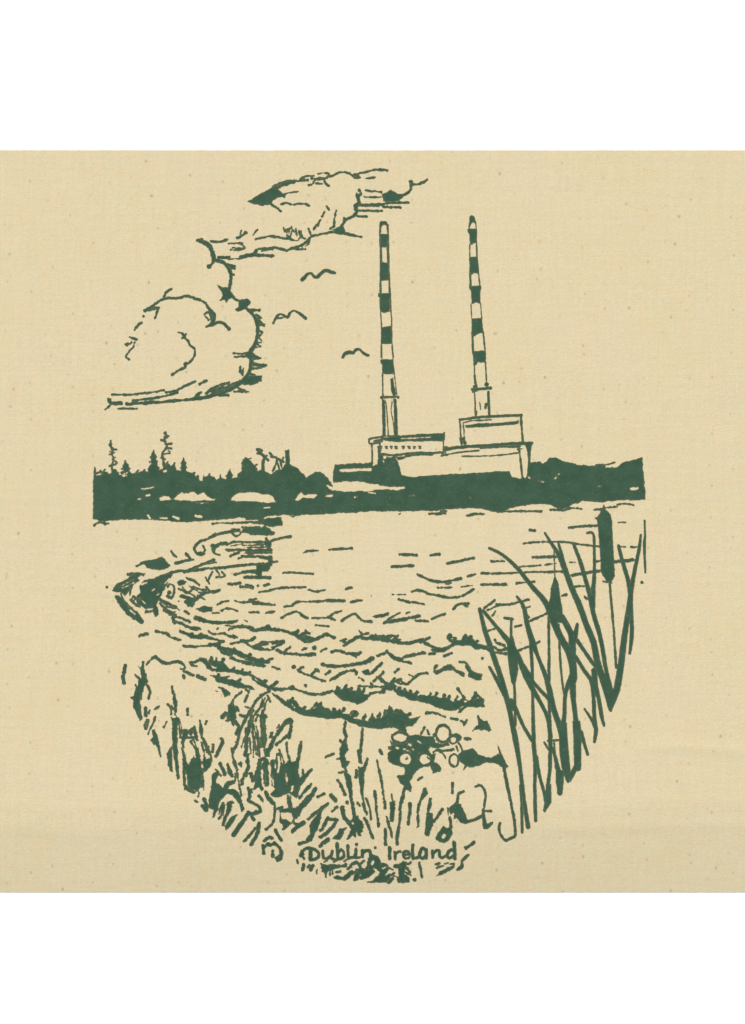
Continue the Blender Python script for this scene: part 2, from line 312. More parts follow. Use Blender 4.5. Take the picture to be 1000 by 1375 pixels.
# the drawing, motif by motif: # name|label, $ sub-part, @ origin and scale of a patch, S stroke, F filled shape, O ring, D dot, X and Y bare cloth
DRAWING = """
# cloud|wispy printed cloud drifting above the tops of the chimneys
@320 210 .27
F 48,225 90,200 130,175 170,155 215,135 265,120 290,130 240,145 215,150 200,165 215,185 235,190 230,205 205,200 190,205 170,220 160,240 120,245 80,238
S 3 265,128 310,120 345,118
S 2 300,120 330,100 375,97
S 2.6 350,145 370,135 385,112 440,108
S 2.8 425,110 432,135 450,148
S 2.2 385,135 420,137
S 2.2 395,88 425,82 450,88
S 2.6 440,100 470,95 500,82 530,80 560,92 580,108 605,105
S 3 565,95 600,85 640,78 680,66 740,70
S 2 635,110 680,105
S 2 205,195 250,182 298,175
S 2 210,240 235,232 270,240 300,235 335,238 352,248
S 3 160,235 190,255 210,275
S 3 600,168 610,185 595,205,5 600,230,4.5 580,250,5 590,270 575,295,4 545,310 525,318
S 2.2 635,170 710,178
S 2 625,203 710,203
S 3.5 600,243 700,240 745,232
S 2.6 600,270 715,272
S 2.8 590,298 640,300
S 2.6 720,250 805,255
S 2.6 745,232 845,230
F 715,190 740,178 755,165 775,180 800,190 825,185 810,210 790,222 745,228 720,222
S 3.2 800,200 830,188 855,170 858,145 850,125
D 5 858,125
S 3 860,142 895,138 920,128,3.5 940,115,2
S 3 525,305 530,320 510,350
F 515,335 530,375 545,385 470,380 480,365 500,360
S 3 610,402,2.5 580,395 540,385,4 500,378,4 460,378 420,385 390,392
S 3 390,392 360,400 340,425 310,445 270,455 240,468 215,462 190,455 165,455 120,470
S 2.4 260,460 330,462
S 2 85,412 130,400 180,398 210,405 250,410
S 2 225,355 230,375
S 2 245,365 240,395
S 2 262,350 275,375
S 2 265,375 255,410
S 2 285,360 290,395
S 2 300,370 310,400 330,410
S 2 350,360 360,395
S 2 375,360 390,340
S 2.2 400,330 410,315
S 2.4 415,300 430,275
S 2.6 440,250 450,265
S 2.4 485,270 480,300 475,350
S 2 455,360 470,350
S 2 240,405 290,420 310,400
S 4 5,502,2.5 60,490 100,492 175,495,2.5
S 3 85,480 100,460 150,460 190,455
S 2.5 0,405 40,380
S 2 10,385 15,370
S 2.4 75,390 95,365
S 2 0,430 20,435
S 2 0,465 25,455
@130 310 .24
S 5 565,55,4 600,65,6 630,85,6 645,120,5 655,165,6
D 5 590,50
S 3 640,60 690,62 725,50
S 3 785,40 815,25 830,5
S 1.5 735,72 790,72 830,95 790,108 750,105
S 1.8 890,45 930,40 965,30 1000,40
S 3 680,150 740,148
S 1.6 740,160 800,155
S 3.8 810,150 850,140 900,138 980,140
S 2.8 880,125 895,105 930,98 1000,95
S 4.5 590,60 625,80 650,130
S 3.2 640,100 660,150
S 2.2 760,95 800,100
@320 210 .27
F 585,180 605,195 600,215 585,205
F 575,240 595,250 585,275 572,265
S 2.6 170,150 220,130 275,120
S 2.6 360,110 420,115
S 2.4 560,92 600,100
F 720,232 640,236 600,246 700,250
F 470,365 500,350 515,345 525,368 500,385
S 2.2 230,365 250,400
S 2.2 255,360 250,385
S 2.2 310,375 320,405
S 2.2 405,320 395,345
S 2.2 425,280 420,300
F 340,440 360,410 350,440 320,455
F 150,455 180,450 170,468 120,472
# cloud|big round printed cumulus cloud with a spiky right edge at upper left
@130 310 .24
S 3.5 655,165 645,185 628,200
D 5 628,200
S 4.2 660,165 700,175 735,210 750,250 745,300 735,340
S 3 730,190 770,200
S 2.4 745,205 770,212
S 2.2 750,250 765,245
F 670,300 705,320 720,315 745,320 752,350 775,370 740,380 725,400 715,385 690,390 705,365 700,340
S 3.5 750,365 780,385 800,395
F 790,390 840,380 850,400 860,405 830,440 790,455 770,440 795,425
S 4.6 830,430 870,465 895,510 900,560 890,620 870,660 850,690
S 2.2 870,450 910,442
S 2.2 885,490 920,488
S 2.2 905,530 940,525
S 2.2 905,590 920,580
S 2.2 895,625 918,625
S 2.2 890,650 915,648
F 830,680 865,675 880,690 870,720 880,740 860,745 850,715 830,700
S 2 765,685 830,688
S 2 770,705 830,703
S 2.2 870,715 915,712
S 3 870,750 945,752
S 2.4 865,770 920,768
S 4.4 862,740 855,780 835,820 805,850 770,875 730,895 680,915 620,930 540,942
S 2.6 610,910 640,885 665,875
S 2.6 650,890 680,865 715,855
S 2.6 700,870 740,850
S 2.6 740,865 780,850 800,840
S 2.8 640,915 700,895 760,870
S 2 805,760 800,790
S 2 820,770 815,805
S 2 840,815 920,815
S 2.6 840,838 915,838
S 1.6 840,826 915,826
S 2.4 830,855 870,855
S 2.4 790,880 840,900
S 2.2 770,900 850,902
S 4 690,920 735,920
S 3.4 540,942 450,950 360,958 290,962,5 220,966 170,970,4
S 2.4 170,970 250,945 330,935
S 2.8 200,950 300,940 400,920 450,905
S 2.4 85,915 200,917 300,905 375,892
S 2.4 385,905 440,895 500,865 550,845
S 3.5 575,858 612,838
S 3 550,935 560,915 585,905
F 60,935 80,940 85,955 140,955 145,972 100,978 75,970 62,960
S 2.2 45,1000 75,978
S 1.8 120,995 225,995
S 3.4 270,450 300,430 340,400 380,380 430,378 470,375 500,365 550,378 600,400 630,440 655,470,5 655,500,4.4 640,520
S 2.4 375,375 390,345 420,325
S 3.8 268,448 300,435
S 2.4 320,430 345,432 335,460 325,490
D 4 262,480
S 2.6 210,555 230,530 250,515
S 3 185,595 225,610
S 2 170,640 195,625
S 2 212,625 205,648 185,670 165,700 180,720
S 1.8 160,635 180,630
S 2.2 605,465 625,455 645,490
S 3.2 615,535 650,525 680,512 710,520 735,545
D 4.6 738,548
S 1.6 455,568 475,572
D 4 490,590
S 3 480,575 495,600 515,620,4 520,640 545,660 548,690 535,720 510,740 495,745,4.4 490,765,3.4 460,780 420,808
@130 310 .24
S 3 862,440 905,446
S 3 893,470 915,488
S 3 905,500 935,530
S 3 908,560 925,570
S 3 905,600 918,610
S 3 890,630 912,645
S 3 870,700 905,712
S 3 868,740 930,758
S 3 850,800 880,805
F 838,812 922,812 920,840 870,862 820,858
F 735,185 775,195 765,215 752,215
F 795,385 845,380 862,402 830,410
S 2.2 620,905 660,880
S 2.2 660,895 700,870
S 2.2 640,925 690,890
S 2.2 700,905 740,860
S 2.2 730,890 770,855
S 2.2 760,875 800,850
S 2.2 790,895 830,895
S 2.2 800,765 812,800
S 2.2 545,940 575,910
S 3 640,900 700,880 740,870
S 3.4 635,470 645,500
S 2.6 285,445 320,440 350,430
S 2.4 600,470 625,500
S 2.4 478,600 500,580
# bird|topmost of the three printed gulls
@350 340 .17
S 4 325,212,4.5 345,195,4.5 370,165,3.7 400,160,3.0 420,185,4.0 445,188,4.3 470,165,4.5 500,140,4.5 530,140,5.0 560,152,4.5 585,155,3.5
# bird|leftmost of the three printed gulls
@350 340 .17
S 3 102,550,3.5 115,520,4.0 140,488,3.5 165,484,2.7 195,500,3.5 215,502,4.5 235,470,3.7 258,455,2.7 290,465,2.0 325,490,4.0 355,515,4.0
S 2.2 130,515 165,512 200,500
# bird|lowest of the three printed gulls nearest the left chimney
@350 340 .17
S 4 648,822,4.5 665,795,5.0 700,785,5.0 730,785,4.5 750,765,4.5 775,760,4.0 800,780,3.3 830,802,4.5 848,808,3.5
# chimney|left printed striped chimney, the shorter one
@480 280 .2
S 1.8 150,110 148,180 152,260 153,365 152,485 150,570 155,700 160,790 160,910 157,1000
S 1.8 203,110 206,180 208,260 210,360 213,480 219,570 224,700 229,740 228,790 231,910 240,1000
F 146,92 160,85 190,85 198,95 204,115 204,165 198,165 192,118 180,110 168,112 160,125 158,165 148,165
S 2.4 157,250 159,300 160,362
S 2 198,250 202,310 203,362
S 2.4 154,485 156,570
S 1.8 211,485 214,568
@480 440 .25
S 1.5 128,85 130,170
S 1.6 184,85 190,170
S 2 134,245 136,370
S 1.6 197,250 212,370
F 175,275 190,270 208,370 190,370 180,340
S 3 125,375 170,373 220,372
D 4.2 130,375
D 4.2 216,374
F 130,385 145,385 150,450 151,583 134,583
S 1.6 150,395 155,430 160,500 165,580
S 1.6 185,400 180,450 190,500 200,580
F 192,382 208,382 213,450 216,583 199,583
S 1.6 135,583 216,580
$ band
@480 280 .2
F 145,172 208,172 208,195 203,215 200,250 190,262 155,258 152,200 145,190
$ band
F 152,362 165,362 195,365 208,375 212,480 152,485
$ band
F 138,570 223,570 223,588 216,600 216,690 180,700 152,695 150,600 138,590
$ band
F 158,800 225,790 229,910 158,910
$ band
@480 440 .25
F 122,172 190,170 193,190 199,248 175,250 150,250 133,245 130,200 122,188
# chimney|right printed striped chimney, the one reaching higher
@480 280 .2
F 750,55 765,45 785,55 793,90 785,100 775,90 765,100 755,125 748,120
S 1.5 792,90 796,130
S 2 750,100 748,130
S 1.6 752,240 753,325
S 1.8 797,230 801,325
S 3 755,430 758,520
S 2 812,440 820,520
S 1.3 760,640 766,740
S 1.6 825,640 832,740
S 3 770,835 774,965
S 2 842,830 856,960
@480 440 .25
S 1.6 616,40 618,130
S 1.7 674,28 683,125
S 2 627,205 628,300
S 1.7 686,185 692,300
S 3 628,260 632,290 638,318
S 4 615,332 655,330 710,325
D 5 628,318
D 6 692,305
D 5 712,325
S 3 620,345 640,336
S 2 627,345 630,400 632,478
S 3.6 702,345 703,400 707,470
S 1.4 655,400 660,440
D 4.5 690,412
S 3 690,412 685,432
S 1.4 640,450 636,478
$ band
@480 280 .2
F 738,138 800,135 800,165 799,230 775,235 765,245 755,235 750,175 740,160
$ band
F 750,328 805,325 812,400 813,440 780,430 765,445 752,428
$ band
F 750,522 828,518 828,540 822,560 823,640 795,630 765,640 762,560 750,535
$ band
F 765,740 833,738 843,830 800,845 780,840 766,832
$ band
@480 440 .25
F 613,-5 630,-6 668,-10 673,28 650,30 640,32 630,45 616,45
$ band
F 613,130 685,122 690,140 686,185 660,188 645,185 635,202 622,205 620,150
# power_station|
@480 440 .25
S 3.6 548,495 600,488 640,482 700,478 760,475 880,470
S 2.6 548,495 552,560 558,628
S 1.8 566,510 570,560 574,615
S 3 876,470 880,540 886,610
S 1.8 565,512 600,502 640,498 720,495
F 575,525 640,515 720,513 850,503 865,495 861,515 830,522 720,530 640,535 580,538
D 5 566,600
D 5 574,618
S 2.2 548,595 560,628
S 4 470,655 520,645 580,640 640,635 720,632 800,625 935,620
S 2.4 472,640 500,648 530,646
S 2.2 450,688 490,679 560,668 650,660
S 1.8 560,690 640,690 760,685 860,672
S 3 660,645 760,640 870,638
S 1.5 690,632 870,628
F 895,625 942,615 932,640 927,700 930,770 908,810 914,700 907,650
S 2.6 866,650 876,730 884,812
S 2 860,655 880,650
F 130,592 220,580 330,572 465,565 470,600 460,612 400,608 330,612 270,610 210,615 130,602
X 1.1 235,596 300,593 390,588
S 2.6 60,600 90,592 135,586
S 2.6 62,600 66,622 100,620 132,608
S 3 90,610 130,600
S 2.2 75,625 79,680 76,742
S 3.6 112,640 117,690 113,740
S 3 130,680 200,685 260,678 330,672 400,674 465,668
S 3 260,690 330,680 400,682
S 2.2 465,565 463,600 460,612 462,662
S 2.4 118,618 122,660
D 3 270,684
D 3 390,684
F 205,695 260,690 250,705 215,712
S 2.2 440,670 480,685 460,660
$ lettering
@490 570 .12
S 2.4 169,247 188,249
S 2.2 170,265 182,267
S 2.4 227,247 246,249
S 2.2 232,265 246,267
S 2.4 283,247 302,249
S 2.2 292,265 296,267
S 2.4 337,247 356,249
S 2.2 338,265 356,267
S 2.4 419,247 438,249
S 2.2 424,265 432,267
S 2.4 481,247 500,249
S 2.2 490,265 500,267
S 2.4 541,247 560,249
S 2.2 542,265 554,267
S 2.4 601,247 620,249
S 2.2 606,265 620,267
S 1.8 168,247 170,266
S 1.8 233,247 233,266
S 1.8 296,247 294,266
S 1.8 338,247 353,266
S 1.8 427,247 423,266
S 1.8 496,247 490,266
S 1.8 544,247 555,266
S 1.8 611,247 603,266
# tree_line|dark printed belt of trees along the far shore
@110 570 .26
F 58,480 60,260 65,218 72,225 75,262 100,262 115,245 130,245 140,255 155,250 160,232 175,232 185,245 200,245 215,235 212,215 225,180 240,205 245,240 260,252 280,250 300,245 320,240 345,245 345,215 358,205 355,170 370,130 385,165 390,210 400,235 415,230 430,210 440,195 455,205 460,215 475,200 485,215 490,235 512,240 512,210 525,172 535,205 540,240 560,250 575,250 590,270 600,258 608,290 622,292 628,262 640,270 655,260 680,270 695,285 710,275 715,255 722,275 745,285 752,250 765,230 775,255 778,275 800,275 805,255 825,240 828,180 840,178 850,170 870,185 895,215 910,240 930,235 950,245 975,255 1000,240 1030,230 1048,205 1072,205 1110,225 1140,255 1158,275 1180,262 1205,245 1228,245 1250,255 1300,320 1560,320 1560,445 1460,448 1420,455 1323,455 1303,462 1263,460 1203,465 1143,465 1103,470 1088,480 1073,468 1043,465 983,470 940,480 960,475 920,492 850,492 840,482 800,480 780,485 720,490 650,495 560,500 520,503 480,500 420,495 350,490 280,488 200,492 100,500 60,485
@480 440 .25
F -30,760 10,755 75,745 110,735 120,690 140,680 150,690 170,700 195,690 215,715 225,740 230,765 238,790 265,797 300,802 400,792 500,787 620,780 780,770 812,770 822,790 835,815 870,815 885,803 905,805 920,760 930,735 960,725 975,718 1000,735 1010,880 -130,880 -130,760
@620 570 .26
F 350,200 375,195 410,205 435,190 450,175 480,172 510,185 550,195 600,208 660,215 740,210 740,222 800,222 830,195 880,185 928,172 935,240 940,300 945,385 900,390 840,390 800,390 760,395 730,400 690,400 660,395 620,395 600,405 570,410 540,430 500,440 460,415 420,410 360,410 320,420 280,425 240,435 215,450 190,455 100,435 70,430 0,432 -50,435 -100,440 -140,445 -190,443 -240,446 -440,448 -440,300 -20,275 250,270 330,290
S 1.8 690,212 750,206 788,196
@350 570 .26
F 375,248 382,207 575,198 580,218 590,230 575,262 375,270
X 4.2 412,238 565,232
@110 570 .26
Y 400,380 420,368 450,370 460,385 440,392 405,395
Y 470,385 490,365 515,350 530,355 560,350 580,348 600,360 630,352 650,370 665,382 690,385 680,392 640,392 570,395 540,390 500,392
Y 765,390 785,365 810,350 840,352 870,348 900,348 930,360 960,358 985,370 1003,402 960,405 920,400 860,395 800,398
Y 590,402 650,402 620,410
X 1.8 310,332 340,330 370,323
X 3 335,366 350,364
X 2 292,384 302,384
X 2.6 342,470 355,488
X 2.6 405,482 440,484
X 3.6 472,474 500,488
X 3.6 588,472 618,477
X 2 212,265 230,262
X 2 220,255 232,250
X 3 425,242 435,238
X 2 940,430 970,428
@350 570 .26
Y 175,390 190,365 210,350 225,362 255,358 295,360 275,380 220,380 190,395
X 3 338,370 365,366
Y 335,312 350,310 370,322 375,300 440,292 520,295 570,305 620,312 670,322 740,320 745,330 710,340 650,335 600,338 560,345 500,345 440,348 400,345 365,340
X 2.2 560,350 590,355
X 1.8 770,368 790,366
X 1.6 485,375 495,375
Y 15,482 40,470 120,465 180,470 140,478 60,486
@620 570 .26
Y 316,250 325,240 334,250 338,265 328,278 316,272
X 2 342,272 350,278
X 3.4 872,332 903,330
X 1.6 705,320 715,320
X 1.3 500,255 506,257
X 1.4 38,375 44,378
X 1.2 480,280 486,270
X 1 390,290 420,298
@490 570 .12
Y 200,340 220,335 242,370 225,385 205,380
X 2 205,410 210,435
@110 570 .26
S 2.6 208,230 245,228
S 2.4 214,210 238,208
S 3 345,230 395,225
S 2.6 350,195 388,190
S 2.4 356,170 384,168
S 2.2 510,225 540,222
S 2 515,200 535,198
S 2.4 748,265 776,262
S 2.2 75,255 100,240
S 2.2 105,250 120,232
S 2.4 425,215 445,190
S 2.4 470,215 480,200
S 2.4 575,262 580,250
S 2.2 655,270 660,255
S 3 830,200 845,175
S 2.4 860,180 875,172
S 2.4 890,215 905,205
S 2 280,250 290,238
S 2 320,245 325,232
X 1.6 195,255 215,262
X 1.4 620,275 622,290
$ bare_tree
S 2.8 150,85 148,110 160,130 155,150 165,180 155,215 160,245
S 2.2 152,130 178,130
S 2.2 142,155 165,148
S 2.2 160,180 182,198
S 2.8 143,214 175,205
S 2 142,105 155,100
S 2 145,140 170,145
S 2 160,165 175,170
$ bare_tree
S 3 432,42 440,65 425,78 430,95 440,110 430,130 415,150 418,170 425,215
S 2.6 426,66 448,60
S 2.8 410,80 432,86
S 3 435,104 464,98
S 2.6 438,120 462,125
S 2.6 425,152 454,148
S 2.2 410,172 430,180
S 2 445,135 455,140
S 2 432,52 425,45
$ bare_tree
S 3.8 907,130 925,150 942,168 935,200 936,250
S 3.2 942,165 962,185
S 3.2 915,128 928,135
S 3 905,150 925,148
S 2.6 940,175 955,160
S 2.8 970,148 985,165 1005,170 1003,200 985,240
S 3.2 1003,172 1022,182 1040,192
S 2.6 1025,190 1035,240
S 2.2 1040,170 1030,200
S 2.6 975,165 990,170
S 2.6 1010,200 1020,230
$ post
@350 570 .26
F 125,135 148,128 150,215 130,215
# water|dark swirl and parallel ripple lines on the water at left
@290 688 .1
F 560,100 640,60 660,120 600,145
F 640,380 742,370 742,450 660,462
S 2.4 350,200 600,200
S 3.4 360,250 760,270
F 440,300 780,302 792,262 620,240 560,280
S 3.4 400,510 740,512
S 2.4 130,500 400,500
S 2.2 350,580 740,600
S 3 600,600 740,620
S 3 742,590 735,700
F 540,700 620,690 742,690 712,760 690,792 640,760 600,800 592,858 742,868 732,892 540,890 400,880 550,850 560,785 400,795 540,755
S 1.5 350,440 640,440
S 1.5 380,472 640,470
S 1.5 380,546 720,546
S 1.5 200,450 360,420
@140 685 .25
S 2 5,75 25,70
S 2 580,72 640,68 690,72
S 2.6 690,68 760,65 840,62
F 860,45 900,42 950,40 960,85 930,80 920,88 870,85 840,75 800,72 850,62
F 740,100 800,88 840,95 860,80 900,110 915,130 850,135 780,128 750,118
S 4 690,105 725,105
S 2.6 690,115 725,110 730,130 705,140 690,125
S 3.2 700,110 640,122 590,135 555,155 520,165 495,185 485,205 495,230
F 490,225 520,222 545,235 520,245 495,240
S 2.8 530,190 540,210 535,225
S 4 560,150 600,130
S 4.2 580,190 600,195 620,180 660,178
S 2 580,205 590,230 620,240
S 2 600,195 590,215
S 3 660,185 700,170 800,172 880,168 940,152 1000,140
S 4 870,155 890,180 880,200
S 3.2 660,215 720,212 800,215 895,212
S 2 780,200 890,196
S 2 800,185 880,182
S 3 680,245 720,225
S 2.6 760,225 900,228
S 1.8 720,260 760,245 800,235
S 3 750,250 840,248 890,255
S 4 890,250 890,290
S 2.2 890,280 930,275
S 3.6 430,330 480,310 540,285 590,265
S 1.8 540,290 600,280
S 3.2 540,315 600,310 660,305 720,298 800,290 890,285
S 3.6 450,325 520,318 560,310
S 2.8 330,345 400,325 440,325
S 2.6 600,320 620,350 600,360
S 2.6 580,330 560,370 550,375
S 2.4 545,360 565,395
S 2 630,330 650,350 625,360
S 3 700,345 760,330 820,320 850,300
S 3.6 755,360 820,358 890,360
F 815,300 890,290 880,325 850,330 845,355 815,345
S 3 740,330 830,332
S 3 665,395 700,395 730,390
S 2.4 730,410 745,415
S 3 760,400 800,410
D 3.4 825,405
S 3.4 860,405 885,395
S 2.4 610,505 640,490 670,485
S 2.4 700,485 740,495 790,490 830,490
S 2.4 780,480 820,475
S 3 800,500 870,500 915,510
S 2.6 630,540 660,525 690,530 715,540
F 640,535 665,518 690,535
S 2.3 780,548 830,548
S 2.4 870,550 915,545
F 495,530 540,512 585,520 580,545 530,548
S 1.8 580,550 620,552
S 3.4 490,570 530,585 570,600 650,605 710,595
F 560,598 650,600 715,592 690,610 580,610
S 2.8 365,580 390,572 430,585 460,600
S 2.6 370,600 420,610 470,635 500,640
S 4 370,575 380,605
F 185,300 210,275 260,265 310,250 330,270 355,295 340,310 300,320 260,315 235,310 215,290
S 2.4 175,300 210,280 260,270
S 2.8 360,220 375,240 390,250
S 3.6 385,285 420,275 450,268 480,265
S 3.8 440,235 455,250 465,265
F 45,430 65,400 110,375 150,350 180,335 220,340 180,360 190,375 150,405 140,425 110,460 95,440 60,440
X 1.2 80,415 130,385 160,372
S 3.8 130,345 170,340 210,345
S 4.6 65,465 85,495 110,530 150,560 200,600
S 2.2 90,450 110,490 150,525
S 3 180,560 205,600
S 2.8 150,400 140,440 150,480 180,515
F 320,345 355,350 350,370 340,390 320,430 305,450 290,480 280,510 290,530 295,560 275,570 260,545 215,555 230,530 190,510 175,490 180,460 195,440 190,410 215,390 240,375 270,370
X 2 220,372 250,352
X 2 245,420 262,412
X 1.8 200,400 212,398
X 1.4 255,370 300,360
X 1.4 240,440 280,410
X 1.2 190,470 220,500
@145 745 .1
F 430,420 480,335 620,315 760,250 865,255 830,340 760,440 720,540 660,640 500,640
X 2.6 735,205 600,265 470,318 405,400 335,490 310,570
X 2.2 195,442 270,412 350,372
F 100,540 150,540 200,600 280,690 400,760 470,880 390,885 250,790 165,690
X 1.4 300,740 360,790
X 3 600,478 622,462
X 3 455,392 520,372
X 3 485,732 590,726
X 1.6 660,540 690,520
X 2.4 770,378 830,322
X 1.4 380,580 430,620
S 2.6 300,600 360,655 430,695
S 2.6 340,555 370,585
S 2.8 700,595 800,645 920,700
S 3.4 750,730 850,795
S 2 790,690 900,720
@140 685 .25
S 2.8 340,410 355,395 375,410 375,440 365,465
D 6 350,442
S 3.4 340,460 360,470
F 390,385 420,370 445,385 430,400 400,405
S 3.8 445,365 480,380 510,400
S 2.6 420,410 440,440
S 2.2 400,420 440,440 470,430
S 4.2 415,460 450,470 490,480 520,455
S 4.4 440,490 470,510
S 3.6 470,490 490,470
S 3.2 520,455 560,440 620,430
F 590,430 625,422 620,440 580,448
S 2.4 480,410 520,425 550,430
S 2.4 300,480 330,500 380,515
S 2.4 300,500 330,530 370,550
S 2.8 320,540 360,550 380,545
S 2.2 350,560 385,560
S 2.6 430,540 455,555
D 2 400,488
D 3.4 15,413
@225 765 .12
S 2.2 200,240 300,290
S 2.2 240,180 330,230
S 2.2 340,290 420,330
S 2.2 350,250 420,260 500,240
S 2.2 430,190 480,240
S 2.2 830,180 950,210
S 2.2 650,620 800,640
S 2.2 100,420 130,450
S 2.2 160,210 210,260
S 2.2 860,560 890,575
F 200,300 320,330 290,400 230,410
# water|sparse wavy ripple lines across the open middle of the water
@340 690 .2
S 2.2 335,262 370,248 435,245
S 3 510,240 570,235 660,230
S 2.8 200,395 300,395 400,402
S 2 40,525 110,515
S 2.8 110,510 180,497 280,492 350,490
S 3 370,508 420,520 480,508
S 2.6 620,505 660,492
S 2.2 205,622 265,615
S 2.8 270,605 310,588 400,588 500,580,3.4 610,582,4
S 3.2 655,590 725,578
D 1.6 790,550
S 2.8 20,590 70,605 145,610
S 2.8 90,660 145,652
S 2.6 0,658 40,660
S 3 190,695 240,670 290,655 330,680 365,700
S 2.4 395,698 500,695
S 2.8 500,695 545,665 590,650
S 3.2 500,690 545,710
S 2.2 420,745 505,752
S 3.2 595,715 630,690 680,670 710,695 740,718 790,720
F 795,690 850,672 905,665 880,690 830,695
@510 690 .2
S 3.2 130,272 245,275
S 2.8 340,275 400,270
S 3.2 450,332 530,315 630,295
S 3.4 80,355 150,350 220,348
S 3.4 255,408 310,432 360,450 440,455 540,432
S 3.2 590,418 640,405
S 2.2 385,495 480,492
S 2 440,470 480,462
S 1.5 545,488 620,480
S 3 215,522 260,510 330,535 400,548 470,562 540,552 580,535 625,505
F 215,522 250,502 280,510 295,525 250,520
S 3 125,572 200,595
S 2.8 215,590 295,605
S 1.2 85,540 175,540
S 3.2 490,640 520,610 550,600 590,600
F 530,600 585,595 595,625 575,625 555,610
S 3.6 0,682 55,670
S 2.8 30,725 80,690 135,660
S 4 30,730 110,715 180,708
S 4.4 100,715 180,700 260,685
S 3 240,715 320,718
S 3 345,705 390,685 435,670
S 2 175,668 195,660
@620 570 .26
S 2.8 25,470 70,462 115,460
S 2.2 190,450 300,447 410,448
S 3.2 455,440 520,440
S 2.4 520,445 560,432 615,435
S 2 680,440 720,436
S 2 735,430 800,425
S 2 800,415 840,408 885,415
@110 570 .26
S 2.4 65,520 90,505 140,512
@350 570 .26
S 2.8 870,462 950,458
S 2 712,462 720,460
S 3.5 930,448 955,446
@640 670 .24
S 2.4 260,248 340,240 480,240 560,250 680,265
S 3 515,160 600,150 670,150
S 3.2 310,325 440,322
S 2.2 240,378 355,370
S 2 380,368 440,360
S 2.8 25,415 150,415 300,408 480,405
S 3.4 25,478 160,478
S 2.8 80,348 150,348
S 2.8 220,470 320,462
S 3.4 530,425 690,400
S 3.6 475,540 500,535
S 2.4 545,488 605,485
S 4.2 770,350 870,340
S 2.2 860,268 890,268
S 2 790,265 830,268
S 1.4 790,130 830,130
S 3.6 295,172 322,175
D 3.6 920,465
S 3.2 300,680 390,640
S 2.8 210,715 245,705
S 2.8 110,590 180,590
S 2.8 180,590 290,560
S 2.4 40,610 100,565
S 2 60,620 130,590
S 2.4 85,650 105,625
S 3.4 155,665 200,670
S 2.8 65,735 110,720
S 2.4 260,610 295,600
S 1.8 520,355 545,353
S 2.4 660,350 690,345
S 2.4 600,545 620,560
# wave|printed wave crests with dark undersides rolling to the near shore
@270 860 .12
S 3.4 110,40 180,60 250,115 360,130
S 4.2 200,80 300,100 420,150 540,190 640,220
S 3 330,190 430,232 560,262 710,285
S 2.2 700,232 800,205
S 2.6 640,235 740,245
@160 830 .2
S 3.6 100,0 155,20
S 3.4 140,118 190,100
S 3.4 250,85 310,100 340,118
S 2.6 355,130 410,145
S 4.2 415,90 460,105 500,120 590,125
F 470,115 580,110 595,130 540,140 480,132
S 2.8 600,130 660,145 700,155
S 3 430,185 500,188 610,185
S 4.4 610,180 650,170 670,190 700,225 750,240
S 4.2 700,200 770,215 850,250 920,280 1000,290
S 3.4 750,265 820,290 900,300 980,318
S 2.6 790,240 850,270 930,295
S 2.4 720,240 770,270
S 3.2 370,15 420,35 470,60 540,68
D 5 365,10
S 2.4 430,5 470,18
S 3.4 510,0 580,20 660,28 740,25 790,15
S 2.8 600,85 640,105 700,100 740,120 790,125
D 6 772,122
S 3.2 740,70 800,55 850,60 910,85 950,75 1000,60
S 2.8 830,45 890,65 910,85
D 3.4 850,15
D 3.2 660,70
S 3.2 750,170 800,160
S 4 820,150 870,150 910,130
S 3.2 840,150 880,185 940,205 1000,210
S 2.8 910,190 960,175 1000,170
S 2.8 185,310 210,280 240,255
S 3.6 245,255 270,280 310,302 360,295 400,290 430,305 440,335 420,340
S 3.6 435,350 470,370 495,380
S 3.2 435,380 435,400
S 4.6 530,390 575,410
S 2.2 480,310 520,320
S 2.6 475,295 530,290
F 520,280 545,260 585,270 600,300 610,275 650,285 700,290 720,310 740,335 800,345 880,365 890,380 840,385 760,360 680,360 620,350 590,330 580,310 560,290
X 1.4 615,308 630,325 650,332
S 3.6 880,380 920,400 960,430 1000,460
S 2.8 945,440 980,420
F 610,380 660,385 720,400 800,420 850,445 900,460 915,480 860,465 800,465 740,450 690,430 650,425 650,405
F 660,455 690,460 750,500 740,515 710,520 690,485
S 1.8 645,485 660,490
@340 830 .2
S 3.6 0,85,3 40,75 75,60 100,50 120,75
F 55,72 95,45 120,72 100,80
S 3.6 120,72 190,80 240,95 290,115 340,145
S 4.4 290,115 330,135 355,152 400,145 460,122 490,110 545,128
S 2.6 260,100 300,90
S 2.2 340,95 380,100
S 2.2 350,80 370,100
S 2.6 300,130 360,120
D 6 492,108
S 2.6 580,150 620,140
S 4 600,145 630,165 690,130 730,120
S 3 605,185 640,165
S 3 710,85 740,110 770,100
S 4.4 730,130 800,135 870,140 940,155 1000,165
S 3.2 800,120 860,118
S 2.6 780,130 800,112
S 2.8 880,130 920,115 960,125
S 2.6 930,150 970,120
S 2.8 960,150 990,140
S 3 0,190 60,165 150,155 205,155
S 2.6 0,185 60,205 120,210 150,190 160,165
S 3.4 130,195 170,180 205,155
S 4 160,210 210,235 280,240 340,245 415,240
S 3 200,225 245,195
S 2.8 330,210 355,200
D 5 408,200
S 3 450,222 492,202
S 3.6 525,225 570,215 630,235 690,240 720,230
F 620,225 690,230 690,262 640,245
S 3.8 460,310 500,318 600,318 700,305 750,295 800,265,5
D 5 470,308
S 3.8 830,252 880,235
S 4 895,220 930,250 960,270 1000,275
F 0,270 50,270 80,285 60,310 20,305 0,300
S 2.8 70,290 130,270
S 2.4 0,310 70,322
S 2.6 130,325 175,340
D 5 272,325
S 3 300,345 335,325
S 3.4 300,345 340,370 390,385 430,405 480,420
S 3.4 390,380 420,345
